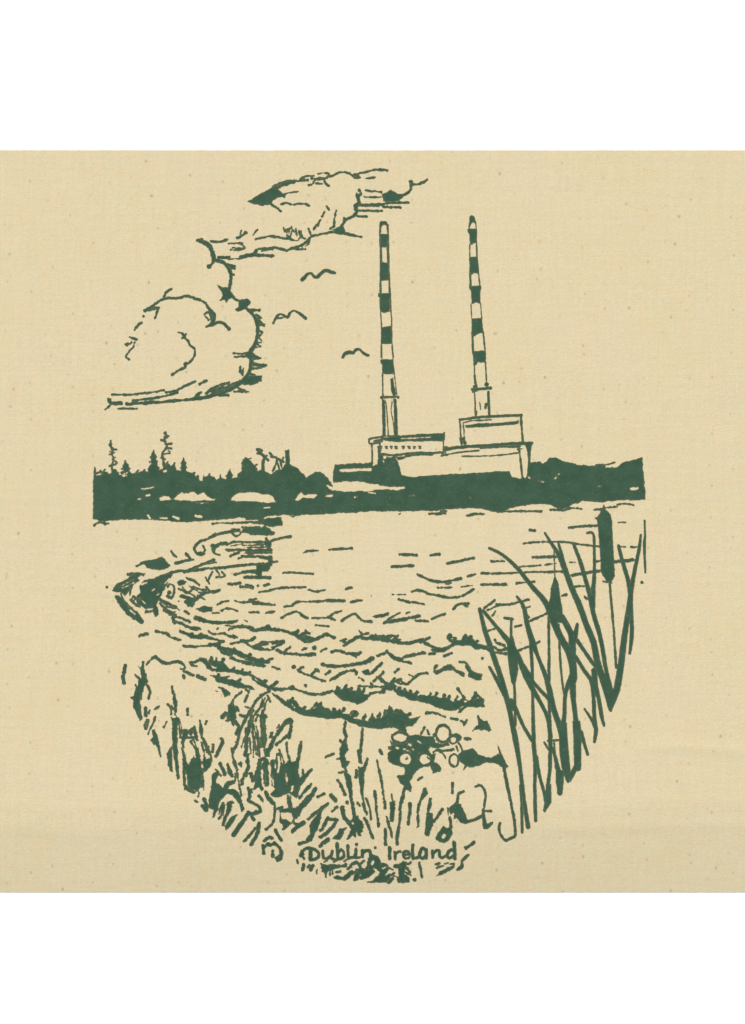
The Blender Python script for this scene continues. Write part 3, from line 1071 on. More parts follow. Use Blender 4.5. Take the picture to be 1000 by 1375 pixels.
D 5 432,350
S 3.2 485,375 515,352
S 3.4 520,412 560,390 610,360 680,350 690,375
F 720,355 770,340 785,375 750,380
S 2.8 710,395 740,415
S 2.8 800,360 860,300
S 3 810,420 870,360
S 2.6 830,395 860,425
S 2.6 950,360 975,345
S 3.6 0,405 40,435 90,460 130,470
S 3 60,440 90,420
S 3.8 100,475 160,425
S 3.6 140,475 200,475 270,470 330,490 400,508 460,505 530,485
S 3 230,470 270,455
D 4.4 352,450
S 2.6 710,455 760,455
S 2.8 780,460 880,458
S 2.8 790,440 800,455
F 530,485 560,480 600,475 620,460 650,485 690,490 740,485 745,505 785,510 770,545 740,560 700,575 650,560 600,545 560,520
S 3.2 780,505 840,492 880,490
S 3.6 870,495 890,460 930,430 990,410
S 3.6 840,400 870,420 900,450
S 3.4 920,430 950,400
F 900,440 940,430 960,455 950,480 930,470
S 3.8 940,470 970,500 1000,515
F 125,500 170,520 220,560 260,540 290,550 310,585 350,610 380,610 400,590 430,570 460,585 500,605 530,630 560,625 580,605 605,635 640,640 670,670 720,680 770,690 790,650 810,655 820,675 850,660 860,690 870,640 890,650 910,590 930,600 945,635 1000,640 1000,760 960,730 850,740 780,735 700,715 640,690 580,665 500,672 400,660 340,650 270,620 200,575 160,540
X 1.2 255,570 280,600
X 1.4 390,605 420,595
X 1.2 860,690 866,715
S 2.6 650,640 670,620 700,640 690,655
@510 830 .2
F 100,470 150,480 200,495 250,515 310,520 360,515 400,530 440,530 490,555 530,545 560,535 600,560 640,540 690,535 700,590 640,595 590,590 560,585 500,615 440,615 390,600 340,575 270,560 200,545 150,520 100,490
S 3.6 520,470 545,505 560,530
S 3.2 640,500 680,540
S 3.2 530,628 570,590
Y 555,550 580,545 590,560 565,570
F 60,440 95,430 105,470 80,480 60,460
S 3.4 0,400 30,425 60,440
S 3.2 0,500 30,480 60,455
S 2.8 20,475 60,460
S 3.2 80,430 130,410 150,430 180,440 215,410 260,375 320,365
S 2.6 195,380 225,390
S 2.6 100,360 125,340
S 3 0,245 25,240
S 3.4 50,225 85,260 120,280 210,298
S 3.8 165,260 220,245 300,232
S 2.6 330,238 370,235
S 3.8 0,135 60,145 100,155
S 2.8 20,130 70,125
S 2.6 90,140 120,115
S 4.6 100,158 180,165 240,155 290,145
S 3.2 270,160 335,128
F 280,150 310,155 330,175 300,180
S 4.4 320,175 360,195 420,215
S 3.6 350,210 400,220 440,205
S 2.8 430,250 480,232
F 405,205 440,195 470,175 490,145 540,150 570,130 620,135 650,165 690,180 720,185 720,210 640,205 610,180 560,180 500,180 470,200 430,230 405,225
D 6 468,120
S 3.6 455,125 475,150
F 375,310 390,315 370,345 400,350 430,320 470,310 500,330 480,345 440,350 410,365 375,375 355,355 360,330
S 2.6 500,345 560,385
S 3 535,290 580,300
F 560,290 590,310 610,345 650,365 685,375 680,410 640,415 590,390 590,360 575,330
S 2.4 520,350 560,370
S 2.8 310,635 360,630 400,645 435,658
S 3.4 475,670 515,675
S 3.2 545,685 565,700
S 3.4 565,710 582,680
F 655,650 690,685 720,690 745,745 735,760 700,745 680,750 650,740 620,755 640,725 660,710
D 3 686,265
S 3 720,208 780,230 850,235
S 3.6 760,190 800,215 850,200
S 3.2 920,215 990,190
D 5 770,145
S 3.6 775,160 830,180
@340 830 .2
S 3.0 215,575 230,550
S 4.6 250,560 265,535
S 4.6 330,620 345,595
S 3.0 410,590 425,565
S 3.8 450,585 455,570
S 4.6 540,630 545,610
S 3.8 600,625 610,605
S 4.6 660,660 690,630
S 4.6 740,670 750,650
S 3.0 800,655 800,640
S 4.6 840,660 850,640
S 3.0 880,640 885,615
S 3.8 950,640 960,620
S 3.8 970,640 990,625
S 4.6 560,480 570,465
S 3.0 610,470 625,450
S 3.0 650,485 660,470
S 4.6 700,490 710,475
S 3.8 740,490 745,470
S 4.6 275,100 300,85
S 4.6 320,110 350,95
S 3.8 360,130 400,135
S 3.8 810,130 820,115
S 4.6 850,135 870,120
S 3.0 905,140 915,125
S 3.0 950,150 965,135
S 4.6 130,170 160,155
S 3.0 60,160 100,165
S 4.6 30,280 60,275
S 3.8 870,480 890,450
S 4.6 900,470 930,470
S 3.0 960,420 990,440
@510 830 .2
S 4.6 120,480 130,465
S 3.0 160,490 165,475
S 3.0 200,500 205,485
S 4.6 240,510 250,495
S 3.0 330,525 340,505
S 3.8 370,520 380,500
S 3.0 420,540 430,515
S 3.8 455,545 465,525
S 3.8 505,550 520,525
S 4.6 610,560 640,520
S 4.6 560,140 570,120
S 3.8 500,150 505,135
S 4.6 600,140 610,125
S 3.8 640,165 655,150
S 3.8 60,640 50,620
S 4.6 120,640 125,625
S 4.6 190,650 200,640
@160 830 .2
S 3.8 615,285 620,265
S 3.0 650,290 655,270
S 3.8 690,300 700,275
S 3.0 760,345 775,330
S 3.0 820,360 830,345
S 3.0 860,370 880,360
S 3.8 660,390 670,378
S 3.0 720,400 735,390
S 3.8 800,420 815,408
S 4.6 480,120 490,105
S 3.8 540,118 550,105
S 4.6 650,180 670,165
S 3.8 760,215 775,205
S 3.8 860,255 880,245
# grass|printed tufts of grass and weeds along the lower left bank
@160 830 .2
S 4.6 42,318 35,360 25,400
S 4.8 28,400 35,430
F 155,285 170,290 168,340 185,380 195,420 175,450 160,490 145,510 140,560 145,610 155,680 140,690 120,640 95,590 100,545 75,530 100,520 110,470 130,440 130,410 105,375 130,385 148,400 150,380 140,340 125,315 148,330
S 3.6 190,450 208,490 200,540
S 2.6 150,500 148,540
S 4.6 180,600 180,650
S 3.2 240,610 270,590
S 2.4 175,690 180,740
S 2 200,680 185,720
S 2.8 245,660 230,700 210,740
S 2.2 320,690 300,730
S 4 355,460 362,500
S 4.6 370,515 378,570 380,620
S 3.2 330,575 350,610 350,640
S 3.4 460,605 460,645
S 2.6 585,690 580,705
S 2.8 545,690 550,750 555,800
@160 900 .16
F 275,500 300,490 325,540 335,600 350,660 360,720 345,730 330,680 310,620 290,620 265,580 285,560
S 2.4 235,410 215,460 230,490
S 2.4 300,400 285,440 265,480 245,530
F 430,380 455,400 500,385 510,410 490,440 490,560 495,640 495,740 505,860 510,900 490,910 480,850 465,760 450,640 445,540 450,430
F 400,700 420,690 440,640 450,760 455,850 430,840 410,790
S 2 520,450 525,500 510,560
S 4 550,500 545,560 530,600
F 545,500 570,490 580,530 560,560 550,600 535,580
S 3.6 600,530 630,470
S 4 630,475 640,520 655,580
S 3 600,590 620,620 640,650
F 520,640 545,660 560,720 570,780 590,790 610,740 640,700 640,650 670,640 680,720 690,780 700,850 680,900 670,950 650,1000 600,1000 580,960 570,900 570,870 555,940 575,1000 550,1000 540,900 535,800 530,720
X 1.8 580,770 590,700 580,620
X 2.6 630,700 640,720
X 1.6 560,850 570,920
S 3 680,420 690,490 700,560
S 3.6 700,560 720,600 740,660
S 3.4 725,600 740,680
S 2.8 735,425 730,445
S 3.4 790,620 785,680
S 3.6 860,570 870,600 830,680 810,720
F 715,680 730,740 760,730 785,740 770,790 740,830 710,850 700,780
S 4.4 850,780 870,820 885,870
S 4.4 910,790 930,830 950,880
S 2.4 950,650 960,720 985,800 990,840
F 790,860 830,830 840,870 820,890 800,920 820,940 850,960 860,1000 780,1000
S 2.4 700,900 710,1000
@260 900 .16
S 3.6 400,180 350,220 320,270 300,320 290,390
F 290,290 330,260 350,310 380,320 350,360 360,390 330,420 350,450 330,470 310,420 290,430 270,420 300,400 285,360
S 4.4 240,390 270,355
S 2.6 440,160 460,175 450,210 430,260
S 2.6 430,300 460,310
S 3.8 390,370 430,385
S 4.6 350,430 380,470 360,530
S 3.6 590,200 540,240 500,290 460,360 430,420
S 3 600,230 560,310 520,360 480,400
S 3.4 580,240 570,300
S 3.2 560,210 600,190 640,170
S 3.6 620,210 640,260
S 4 430,420 390,500 370,600 340,660
S 2.6 320,650 330,720 355,800 370,830
S 2.2 340,660 335,700
S 4.4 480,400 470,480 450,560 445,650 430,710
F 420,690 480,690 470,715 420,720
S 4 455,720 455,800 440,880
S 2.6 500,400 500,450 520,520 540,600 530,700
S 3.4 560,380 570,450 575,540 585,640
S 2.6 540,370 520,420
D 6 602,380
S 3 590,390 590,500 590,620
S 2.2 610,540 600,640
S 4.6 620,680 660,600 700,530 740,470 790,410 820,420 815,480 800,560
F 790,400 820,405 825,440 780,450 750,490 710,550 690,560 680,540 720,480 760,430
S 4.2 690,620 730,590 780,550
F 600,650 640,640 680,600 640,690 640,720 600,720
S 3 780,600 785,680 800,740
F 890,590 910,590 910,650 890,740 880,830 885,900 870,920 850,800 870,700
F 540,740 590,720 620,740 660,820 690,820 690,720 720,680 740,740 745,790 780,780 800,730 830,770 850,800 880,850 890,900 920,880 990,820 940,900 900,960 890,1000 700,1000 650,960 660,900 610,830 590,960 560,960 500,1000 530,880
X 1.8 580,760 550,820
X 2.4 630,800 640,900
X 2.6 712,720 718,800 705,850
X 2.2 575,850 580,940
X 2 660,880 670,960
X 1.4 770,800 780,900
X 1.4 830,830 830,960
S 3 395,770 400,800
S 3 500,900 540,940
S 4 400,920 430,870
S 3.6 950,990 985,950
@240 1020 .18
S 4.2 45,20 40,100 45,180 80,225 120,240
F 80,20 170,10 180,110 165,200 130,240 110,180 90,120
S 2.6 180,60 180,150 185,200
S 2.6 150,250 145,270
S 3.6 125,300 140,310
S 4.6 190,290 210,330 205,375
S 4.4 180,340 200,370
S 4.2 310,30 330,70 345,105
S 4.4 370,60 385,100 400,110
S 2.6 410,20 430,70 440,110
S 4.2 510,10 520,60 480,130 470,180
S 4.4 540,100 555,150
F 250,110 290,75 300,110 280,150 290,180 330,200 360,160 420,150 420,170 380,190 370,210 430,220 460,260 480,320 490,360 470,385 455,340 430,290 400,260 360,250 330,280 300,320 290,370 270,420 250,425 260,370 225,350 225,290 240,220
S 3.6 260,420 285,360
S 3.4 330,320 320,400 300,435
S 4.4 370,330 375,380 350,420 330,480
S 3 370,320 410,315
F 390,420 440,405 420,440 380,500 350,520 345,490
S 5.6 410,555 450,500 490,440 520,390
S 5 520,390 550,400 580,380
S 4.4 545,420 560,440
S 4.4 520,210 530,270 520,300 560,320 600,350 605,380 570,400
F 505,205 550,210 550,240 520,250
S 3.2 600,265 625,300
S 5.6 650,240 670,280 710,320
S 3.6 715,320 715,400 700,470 650,515
S 5 600,470 590,530 570,580 540,630
S 3.6 570,510 530,560 485,605
F 690,250 720,210 760,200 820,190 830,240 780,260 730,270
S 5.4 600,30 605,150 620,210
S 4.6 650,20 660,100 660,180
S 5.4 700,10 710,100 730,120
F 760,30 890,0 890,120 900,200 880,280 830,250 790,200 780,100
X 1.6 800,100 805,160
X 2.8 850,195 843,230
S 4.2 990,70 940,130 900,190 880,260
S 4 985,180 940,230 900,280
S 6.6 1000,250 950,300 900,360 870,420
S 5.4 820,270 830,330 840,370
S 4.6 760,380 820,370 880,390
S 4 770,350 740,360
F 840,360 900,340 885,400 860,460 830,480 850,430
F 755,380 765,440 800,440 850,470 820,490 790,520 770,520 780,480 755,460
S 5.4 850,530 880,500 930,465
S 3.6 860,470 890,480
S 5.2 720,520 740,560 765,595
S 4.4 640,600 670,575 700,580
S 5.2 630,640 635,690
S 5 660,628 680,632
S 3.8 700,680 700,720
S 4.6 715,620 750,650 765,690 760,730
S 4.8 740,745 755,735
@400 950 .14
S 5.6 170,775 100,880 30,960 0,1020
S 3.6 190,850 250,820
S 2.8 265,470 345,440
@335 990 .1
F 360,690 500,680 520,740 430,780 340,800 280,760
F 400,960 560,945 640,1000 400,1000
S 3 130,300 110,420 60,560
S 2.4 200,420 210,640
X 1.8 165,430 180,640
X 1.6 270,360 290,540
X 1.8 510,520 500,620
X 1.6 565,650 600,690
X 2 535,770 620,930
@260 1000 .1
S 2.6 590,420 620,560 640,680
S 2.8 560,380 562,470
F 450,760 530,738 505,860 440,930
S 2.6 385,790 340,920
S 2.2 415,800 395,940
S 2.6 110,560 130,470
S 2 80,640 60,600
@260 900 .16
S 2.4 355,600 375,560
S 2.4 440,480 430,640
S 2.4 465,420 455,520
S 2.4 500,470 505,640 500,720
S 2.4 515,560 520,700
S 2.4 570,480 560,640
S 2.4 545,640 555,720
S 2.4 600,460 600,600
S 2.4 470,560 480,690
S 2.4 640,560 660,520
S 2.4 650,520 655,560
S 2.4 590,620 600,700
S 2.4 380,780 400,800
S 2.4 300,800 320,870
S 2.4 190,830 230,880
S 2.4 290,780 300,850
S 2.4 700,700 690,760
S 2.4 740,700 760,780
S 2.4 720,660 735,720
S 2.4 800,720 810,780
S 2.4 915,830 920,870
S 2.4 610,250 590,330
S 2.4 500,330 480,380
S 2.4 700,480 720,450
S 2.4 430,560 400,640
F 520,440 550,520 560,640 545,700 530,560
S 3.2 490,430 500,560
S 3.2 470,860 500,900
S 3.2 360,300 380,340
S 3.2 580,330 575,400
@160 900 .16
S 2.4 225,330 220,380
S 2.4 150,220 180,300 170,340
S 2.4 440,300 470,340
S 2.4 470,360 490,400
S 2.4 505,430 515,560
S 2.4 530,560 540,640
S 2.4 560,560 600,560 640,560
S 2.4 620,560 650,650
S 2.4 690,600 715,680
S 2.4 705,560 760,700
S 2.4 750,640 760,700
S 2.4 780,760 770,700
S 2.4 410,700 430,660
S 2.4 415,720 440,760
S 2.4 630,860 640,960
S 2.4 700,880 690,960
S 2.4 250,430 240,470
S 2.4 260,330 250,360
S 3 165,340 190,400
S 3 580,520 620,480
S 3 140,120 170,170
# weed_stalk|tall jagged seed stalk among the printed grasses in the lower middle
@400 950 .14
S 3.6 455,130 445,200 450,240 460,280 440,320
F 430,320 465,310 480,400 450,450 460,500 500,510 490,540 465,560 470,620 510,650 515,720 520,850 540,950 560,1050 600,1100 615,1143 620,1180 590,1200 560,1190 530,1170 510,1120 480,1080 530,1060 510,960 490,830 460,700 440,640 450,590 415,560 410,500 360,490 400,470 400,400
S 3.6 405,310 425,330
S 3 390,620 430,610
S 4 380,690 410,740 450,830
D 6 470,905
@400 1050 .14
F 520,300 570,320 600,360 630,400 625,440 590,450 605,510 580,510 560,460 550,530 520,500 490,550 465,545 490,500 510,450 520,400
D 2.2 525,385
X 1.8 520,380 530,395
S 5.6 425,240 440,320 480,370 520,430
# grass|printed grass blades spreading low in the middle of the bank
@400 950 .14
S 5.6 320,840 360,880
S 3.6 350,960 375,945
S 3 330,990 350,970
S 4.4 290,910 200,980 100,1060
F 200,990 240,970 220,1060 190,1143 150,1240 130,1280 60,1290 90,1240 120,1200 110,1130 130,1090
D 5 15,1300
S 4 15,1300 60,1285
S 3.6 290,1050 240,1143 220,1170
S 4.6 300,1065 380,1070
S 4.6 370,1075 340,1130 270,1200 215,1235
S 4.4 0,1130 50,1095
@400 1050 .14
F 330,540 380,480 400,440 470,430 440,470 430,510 400,545
S 4.6 210,610 250,570 290,540
S 2.6 250,585 290,560
S 3.6 620,200 660,300
S 3.8 640,340 680,430 715,530
S 2.8 650,150 690,250 700,350
S 3.2 570,190 590,220
@400 950 .14
S 3.6 620,200 610,300 600,420
S 4.6 580,410 600,520
F 575,560 640,560 635,680 625,780 640,900 655,1000 640,1000 615,880 595,780 580,660
S 3.6 665,490 640,560 630,600
S 3.6 565,600 555,660
S 3.2 755,500 790,650 820,830 835,960
S 3.4 735,800 745,900 760,1060
D 4.6 770,1110
S 4 765,1060 770,1130
S 2 900,830 905,900
F 880,900 930,890 930,1020 910,1090 880,1080
S 2.4 850,1040 870,1143
@510 960 .18
S 4.4 185,540 170,600 150,680,4 150,780,4 130,880 128,950
S 4.6 40,850 40,960
S 2.6 60,780 90,910
S 4.6 125,920 130,960
F 325,540 345,535 355,580 320,620 300,650 290,730 295,830 275,835 270,700 290,640
S 4.4 225,660 222,720 210,810
F 365,610 385,615 380,680 365,720 390,730 400,790 380,860 365,900 330,890 340,780 350,700
S 3.8 465,700 430,750 400,790
S 3.2 280,480 315,460
# flower_bush|round printed blossoms with dark leaves leaning over the near shore
@510 970 .12
F 320,140 400,130 500,150 600,150 620,220 700,240 760,210 775,250 700,270 620,285 560,270 540,340 430,335 380,390 340,330 290,250 310,200
F 100,400 130,310 200,290 290,300 330,340 240,380 220,420 260,470 150,462 88,430
S 3 140,225 200,245 300,235
S 2.4 110,290 160,275
F 340,440 380,360 440,340 430,430 480,470 400,540 360,600 330,660 352,720 345,770 290,750 250,680 210,640 200,585 270,580 290,490
F 560,350 620,345 600,440 640,445 692,510 672,545 590,562 560,480
F 790,130 860,115 918,150 890,205 840,205 810,190
S 3.2 860,200 900,260 925,320
S 3.2 600,330 640,305 720,312 820,298
S 2.6 640,300 700,340 730,388
F 95,300 160,240 335,225 340,300 240,318 160,305
S 2.4 120,200 130,240
X 3.6 325,238 340,248
X 3 185,278 200,282
X 2.6 262,292 276,292
X 2.6 366,292 376,298
X 3.4 552,298 570,304
X 2.6 615,332 645,332
X 2.2 150,400 160,410
X 1.4 420,200 460,230
@510 830 .2
F 20,660 60,620 65,600 80,595 85,640 110,655 140,620 185,640 200,670 240,665 270,655 245,690 220,720 200,725 170,720 150,760 120,740 100,730 0,730 0,690
@510 960 .18
O 3.6 150,165 60,40
O 3.6 470,135 54,63
O 3.6 190,325 54,50
O 3.6 335,325 52,48
O 2.6 550,335 34,48
O 2.8 545,180 28,28
F 120,70 190,70 200,140 225,155 180,130 140,110
F 60,280 100,250 150,280 130,330 160,380 120,375 70,340 55,320
F 240,280 280,290 290,350 330,380 260,410 240,450 220,490 240,540 220,570 190,540 150,500 130,450 190,440 180,385 230,360
S 2.8 500,265 540,250
S 2.4 570,230 580,270
X 2 225,220 235,212
@510 970 .12
D 2.6 288,402
S 1.6 300,380 310,395
S 1.6 530,385 545,400
S 2 640,190 690,205
S 1.8 170,200 210,210
S 1.8 800,470 830,480
S 3 610,120 600,150
@510 960 .18
F 580,290 620,260 660,255 690,240 730,290 780,310 830,320 870,290 890,290 870,210 885,230 900,280 940,350 955,380 930,400 890,370 840,350 790,350 740,370 700,385 650,380 620,410 630,370 590,340
S 4 635,172 670,175
F 690,110 730,70 725,10 745,20 750,60 775,40 800,40 830,110 820,120 780,110 740,100
S 2.6 305,140 330,90
S 2.4 350,110 365,140
S 3.2 65,240 100,230
S 4.6 0,260 15,285
D 4 140,455
# pond_plant|curling printed plant with a dark clump beside the reeds
@510 960 .18
S 3.8 920,380 940,480,4.4 965,600 985,700 1000,790 1010,880
S 3.4 1010,880 1000,905 960,920 930,930,4 900,890 885,850 895,800
S 3.6 540,505 538,575
S 3.6 585,580 620,565
S 3.6 580,600 575,650
F 510,690 560,650 600,660 620,700 640,740 650,775 690,770 760,735 770,760 700,790 640,810 600,800 570,760 550,770 550,720 520,740
X 2.2 535,735 548,740
S 3.6 520,760 530,830
S 2 505,690 508,740
F 410,920 430,880 470,820 500,840 530,830 540,880 510,930 480,950 440,940
X 5 470,905 478,895
S 3.4 710,530 745,520 775,550 785,600 775,680
S 3.4 775,710 825,712
S 4.4 770,700 770,760 780,800
F 760,800 790,790 790,810 840,790 840,810 800,845 770,840
S 4.2 640,990 700,950
# caption|
@395 1110 .12
S 4.4 95,265 75,315
D 5 90,300
S 2.2 70,310 110,350
S 3.2 100,258 140,238 200,240 250,262 275,300 262,340 220,362 180,365
S 4 180,262 182,300 178,360
S 3.2 318,265 320,315 340,352 380,345 415,310 425,268
S 3.2 418,300 410,340 440,362
S 3.6 478,185 482,270 490,355
S 3.4 488,290 520,255 550,275 552,325 520,352 490,352
S 3.6 598,205 600,280 605,350
S 2.6 605,350 640,340
S 3.6 690,245 688,285 680,335
D 4 696,192
S 2.6 605,345 650,335 685,340 730,340
S 3.6 760,262 762,330
S 3.6 765,290 800,265 840,262 850,300 860,325
D 3 905,230
@510 1110 .13
S 3.8 100,210 98,325
S 3.2 155,258 158,330
S 3.2 160,280 185,255 205,252
S 2.6 246,288 302,282
S 2.8 302,282 292,254 264,248 240,272 242,305 266,324 300,314
S 3.4 338,180 335,260 340,322
S 3 345,325 380,318
S 3.6 475,235 440,218 415,255 410,300 440,322 470,300
S 3.4 478,230 478,320
S 2.6 410,300 380,320
S 3.2 540,245 545,310
S 3.2 545,270 590,240 612,250 615,300 640,318
S 2.8 640,318 670,300
S 4 765,160 770,240 772,325
S 3.4 765,235 720,240 690,290 720,318 765,290
# grass|short dark printed tufts scribbled beneath the caption
@395 1110 .12
S 2.6 35,370 38,405
S 4.4 105,425 90,480
S 4.8 210,430 180,480
F 290,400 340,410 390,430 470,425 560,420 570,390 590,420 580,460 500,450 440,460 400,480 380,490 350,510 310,500 300,460
S 2.4 255,480 250,520
S 2.4 350,510 355,560
S 2.4 400,490 400,540
@390 1130 .13
F 310,215 380,240 450,230 560,240 580,212 582,262 500,265 440,285 400,300 370,325 320,305
S 2 400,290 402,350
S 2 430,300 436,340
S 1.6 262,300 270,330
@395 1110 .12
F 430,560 490,540 540,565 640,480 660,500 600,580 570,600 450,585
S 4.4 650,410 700,400 735,440 725,500 690,560
F 680,530 740,480 720,600 660,605
S 4.8 740,570 800,530 820,450 840,370
F 820,350 900,310 950,340 990,420 940,470 880,460 900,500 840,560 780,580 760,560 830,480
X 3.6 880,390 872,410
S 3.6 850,320 900,330
F 810,620 880,600 910,560 1000,520 1040,560 1040,625
S 4.4 990,410 1040,440 1030,490 990,530
@510 1110 .13
S 4.2 20,480 60,460 80,420 60,390
S 4.2 130,530 90,575
F 130,420 150,380 190,390 235,352 275,358 268,400 260,440 250,490 300,520 300,570 240,580 180,575 170,540 190,500 185,430
D 5 360,543
S 3.8 405,370 420,440 430,520
S 3.6 580,385 615,370
F 570,515 630,450 700,410 730,370 775,370 770,410 720,450 650,490
X 2.4 715,400 740,395
S 2.6 660,380 700,370
S 4 885,215 970,155
S 4.2 910,290 850,350 845,410 805,435
@320 1080 .12
@395 1110 .12
S 3 745,585 790,560
S 3 700,480 760,470
S 3 930,560 1000,500
S 3 590,470 640,440
S 3 470,510 520,500
S 3 150,450 170,430
F 900,440 1000,420 1045,480 960,520
@510 1110 .13
F 60,500 110,480 90,560 40,570
S 3 150,470 110,500
S 2.6 270,470 320,500
S 3 590,420 650,400
@320 1080 .12
S 3 300,400 340,360
S 3 330,440 400,440
S 3 280,500 300,470
S 3 420,600 470,560
@510 1110 .13
F 0,380 40,370 80,400 84,450 40,500 0,500
X 2.2 30,430 55,415
S 3 90,420 130,440
S 3 270,420 310,470
S 2.6 180,520 140,500
S 2.6 290,380 320,360
@395 1110 .12
S 3.4 640,420 600,470
S 3.4 740,410 780,380
S 3 690,500 640,520
F 720,440 800,470 780,560 730,520
S 2.6 440,390 470,365
S 2.6 330,390 360,370
S 2.6 560,385 590,360
# bulrush|large printed bulrush with a thick dark seed head at the right
@640 670 .24
F 710,30 720,60 745,85 755,130 757,200 765,330 770,430 750,460 725,465 705,430 690,400 690,330 680,200 670,110 690,75
S 3 740,460,2.6 752,600 765,750 772,860 778,940,3.6
S 2 665,108 680,100
S 2 705,460 750,465
# bulrush|smaller printed bulrush with a pointed seed head left of the large one
@640 670 .24
S 1.5 430,290 435,430
F 435,430 455,470 465,550 475,610 482,690 440,690 395,650 388,610 410,550 412,500
X 1.4 395,570 385,580
S 3.6 400,660,3 402,900 400,1050,5 405,1200,3.6 412,1350,4.4 408,1450,5 405,1520,4.6 395,1600,4 385,1690,5
# reed|
@640 670 .24
S 6 70,275,3.4 140,310,4 220,380,5 300,480,6 370,560,7 400,610,8 430,690,9 470,780,9 510,850,9 530,930,8 535,1000,7 542,1100,5
# reed|
@640 670 .24
S 6 475,660,8 520,740,8 540,790,8 560,700,4
S 8 530,760,9 535,900,9 540,1000,9 530,1050,7 548,1200,6 556,1300,8 560,1400,10 562,1500,9
F 533,1240 575,1240 583,1300 577,1480 520,1580 515,1540 548,1470 540,1370
# reed|
@640 670 .24
S 6 540,950,5 510,1030,6 492,1100,5 488,1200,5 480,1270,6 478,1350,9 482,1420,10 492,1500,9 508,1575,4
F 455,1250 500,1250 508,1380 525,1540 508,1583 492,1525 467,1380
S 2.8 455,700,2.4 465,900 478,1040 490,1100
# reed|
@640 670 .24
S 7 380,190,2.6 410,240,4 450,300,5.4 490,390,7 530,500,7.4 570,590,8 610,700,7.6 650,800,8.4 670,900,8 700,1000,9 735,1110,9 745,1178,4
F 690,950 720,980 760,1060 790,1050 800,1065 745,1185 735,1180 700,1050
# reed|
@640 670 .24
S 5 540,255,3.4 570,330,5 600,430,5.4 630,540,6 650,640,6 680,740,5.8 700,830,5.4 720,950,5 745,1050,5 760,1100,5
# reed|
@640 670 .24
S 4 615,190,2.6 650,195,3 655,300,3.4 655,420,4.4 648,520,6 650,600,5
# reed|
@640 670 .24
S 4 455,250,3 470,300,4 490,380,5
# reed|
@640 670 .24
S 5 790,260,3.6 810,340,5 840,440,5.4 855,520,6 858,600,6 864,700,5 862,780,5 853,862,3
# reed|
@640 670 .24
S 5 915,200,2.4 905,280,4 880,400,5 862,500,6 850,600,7 830,720,7.4 815,833,8 800,950,8.4 780,1060,9 745,1175,4
# reed|
@640 670 .24
S 2.4 936,120,2 938,200,2.6 935,270,3.6 940,410,2.2
# reed|
@640 670 .24
S 6 222,545,2.6 260,600,5 280,700,6.4 310,800,8 340,880,4.6 380,980,6 400,1050,7.4 430,1180,7 465,1280,8 478,1340,8
S 2.4 270,690 300,680
S 2.6 320,810 350,795
S 2.4 250,600 275,640 290,660
# reed|
@640 670 .24
S 4 192,670,3 190,760,3 195,800,5
F 170,790 200,765 225,860 230,950 215,1030 205,1045 190,1020 178,930 168,840
S 3.2 208,1030 212,1150 214,1260
# reed|
@640 670 .24
S 4 300,810,4.4 308,950,4 310,1100,3.6 315,1300,5 317,1380,5.6 325,1470,5.6 322,1583,4 324,1700,4.4 327,1795,4.4
S 5 329,1440,5.6 350,1550,4 372,1630,4 385,1680,6
F 375,1635 412,1590 415,1690 378,1748 370,1740 378,1690
# reed|
@640 670 .24
S 6 15,615,4.4 40,720,6 70,810,7 100,900,7 140,1020,7 170,1130,7 190,1220,6.4 212,1330,7.4 228,1420,6 240,1500,5 252,1600,5 265,1700,4.6 285,1830,5.6
S 3.2 242,1600 248,1700 252,1860
S 4.4 70,940,3.6 110,1010,5 150,1090,5
# reed|
@640 670 .24
S 5 35,625,4 110,715,5 180,800,7 225,870,7 270,980,8 310,1060,7 350,1130,5 390,1210,5 405,1290,5 410,1400,5
S 5 230,890,5 290,980,6 320,1030,4.4 395,1110,4.6
# reed|
@640 670 .24
S 5 190,1130,8 220,1180,5.4 260,1270,4 305,1345,5
F 180,1120 215,1120 222,1175 200,1185 175,1160
# reed|
@640 670 .24
S 5 560,790,5 600,850,4.6 650,920,5 690,960,5
# reed|
@640 670 .24
S 5 550,880,5 600,960,5 640,1020,5.6 650,1100,5 655,1220,5 664,1290,5.4 655,1355,3.4
S 3.6 600,1172,2.4 645,1240,4.4 655,1270,4
# reed|
@640 670 .24
S 5 655,960,8 660,1040,7 680,1120,5 695,1210,5 708,1262,4
# reed|
@640 670 .24
S 4 582,1300,4.4 600,1370,4 617,1425,3.6
# reed|
@640 670 .24
S 4 410,1370 430,1420,4 450,1500,6 463,1580,7.6 462,1640,7
F 440,1500 485,1520 482,1590 468,1650 452,1645 440,1580
S 2.6 375,1358 400,1400
S 2.2 395,1350 455,1345
S 2.4 430,1360 440,1500
"""

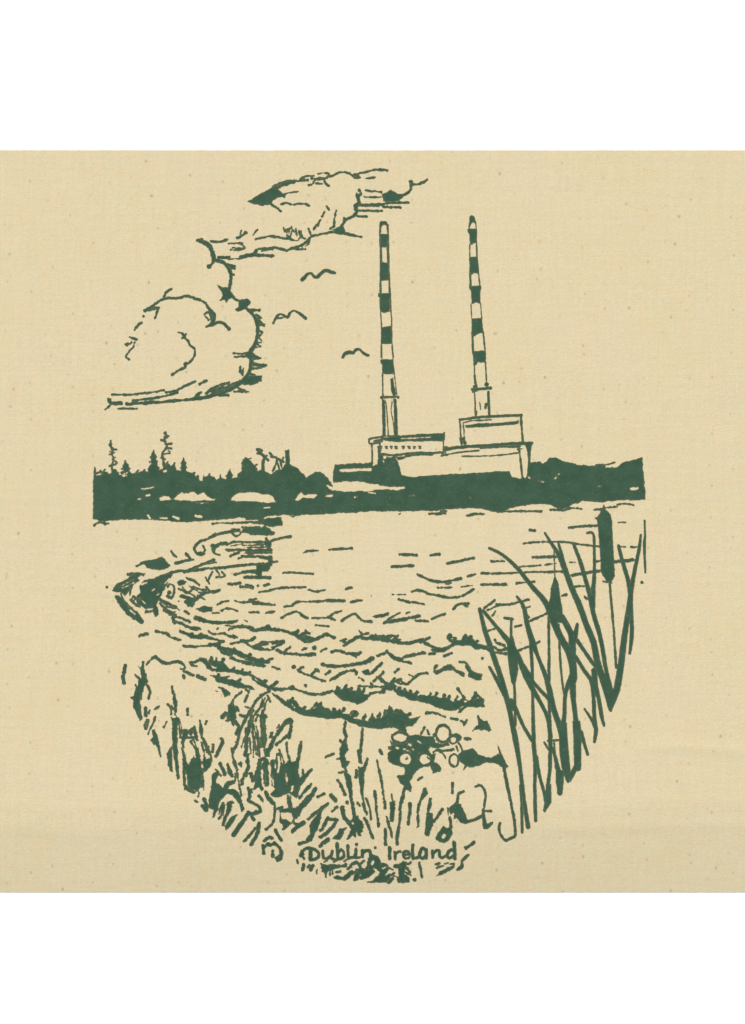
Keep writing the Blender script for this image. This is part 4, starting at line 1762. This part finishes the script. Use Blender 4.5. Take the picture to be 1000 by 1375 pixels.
def read_drawing():
    motifs = []; ox = oy = 0.0; s = 1.0; cur = None
    for line in DRAWING.strip().splitlines():
        line = line.strip()
        if not line: continue
        if line[0] == '#':
            name, label = line[1:].strip().split('|'); cur = dict(name=name, label=label, ops=[], subs=[]); motifs.append(cur); tgt = cur['ops']; continue
        if line[0] == '$':
            tgt = []; cur['subs'].append((line[1:].strip(), tgt)); continue
        if line[0] == '@':
            ox, oy, s = map(float, line[1:].split()); continue
        t = line.split(); op = t[0]
        P = lambda q, w: (ox + s * q[0], oy + s * q[1], q[2] if len(q) > 2 else w)
        nums = [tuple(map(float, q.split(','))) for q in t[1:]]
        if op in 'FY': tgt.append((op, np.array([P(q, 0)[:2] for q in nums])))
        elif op in 'SX': tgt.append((op, spline([P(q, nums[0][0]) for q in nums[1:]])))
        elif op == 'D':
            q = P(nums[1], nums[0][0]); tgt.append(('S', np.array([q, (q[0] + .01, q[1], q[2])])))
        elif op == 'O':
            (cx, cy), (rx, ry) = nums[1], nums[2]
            ring = [P((cx + rx * math.cos(a), cy + ry * math.sin(a)), nums[0][0]) for a in np.linspace(0, 2 * math.pi, 25)]
            tgt.append(('S', np.array(ring)))
            tgt.insert(len(tgt) - 1, ('Y', np.array([(q[0], q[1]) for q in ring])))
    return motifs

ground(); table()
cloth = bpy.data.objects.new('printed_cloth', None); scene.collection.objects.link(cloth)
cloth['label'] = 'cream calico cloth printed in green with striped chimneys, bulrushes and the words Dublin, Ireland'
cloth['category'] = 'printed cloth'
fabric(cloth, calico())
INK = ink()
drawing = read_drawing()
for mo in drawing:
    mo['field'] = inked(mo['ops'], *ROUGH.get(mo['name'], (GROW, 1.0)))
    mo['subs'] = [(nm, inked(ops, *ROUGH.get(nm, (GROW, 1.0)))) for nm, ops in mo['subs']]
layer = 0
for mo in drawing:
    o = print_motif(mo['name'], mo['field'], INK, cloth, layer, mo['label'])
    if mo['name'] in ('water', 'grass'): o['kind'] = 'stuff'
    for nm, field in mo['subs']:
        layer += 1; print_motif(nm, field, INK, o, layer)
    layer += 1
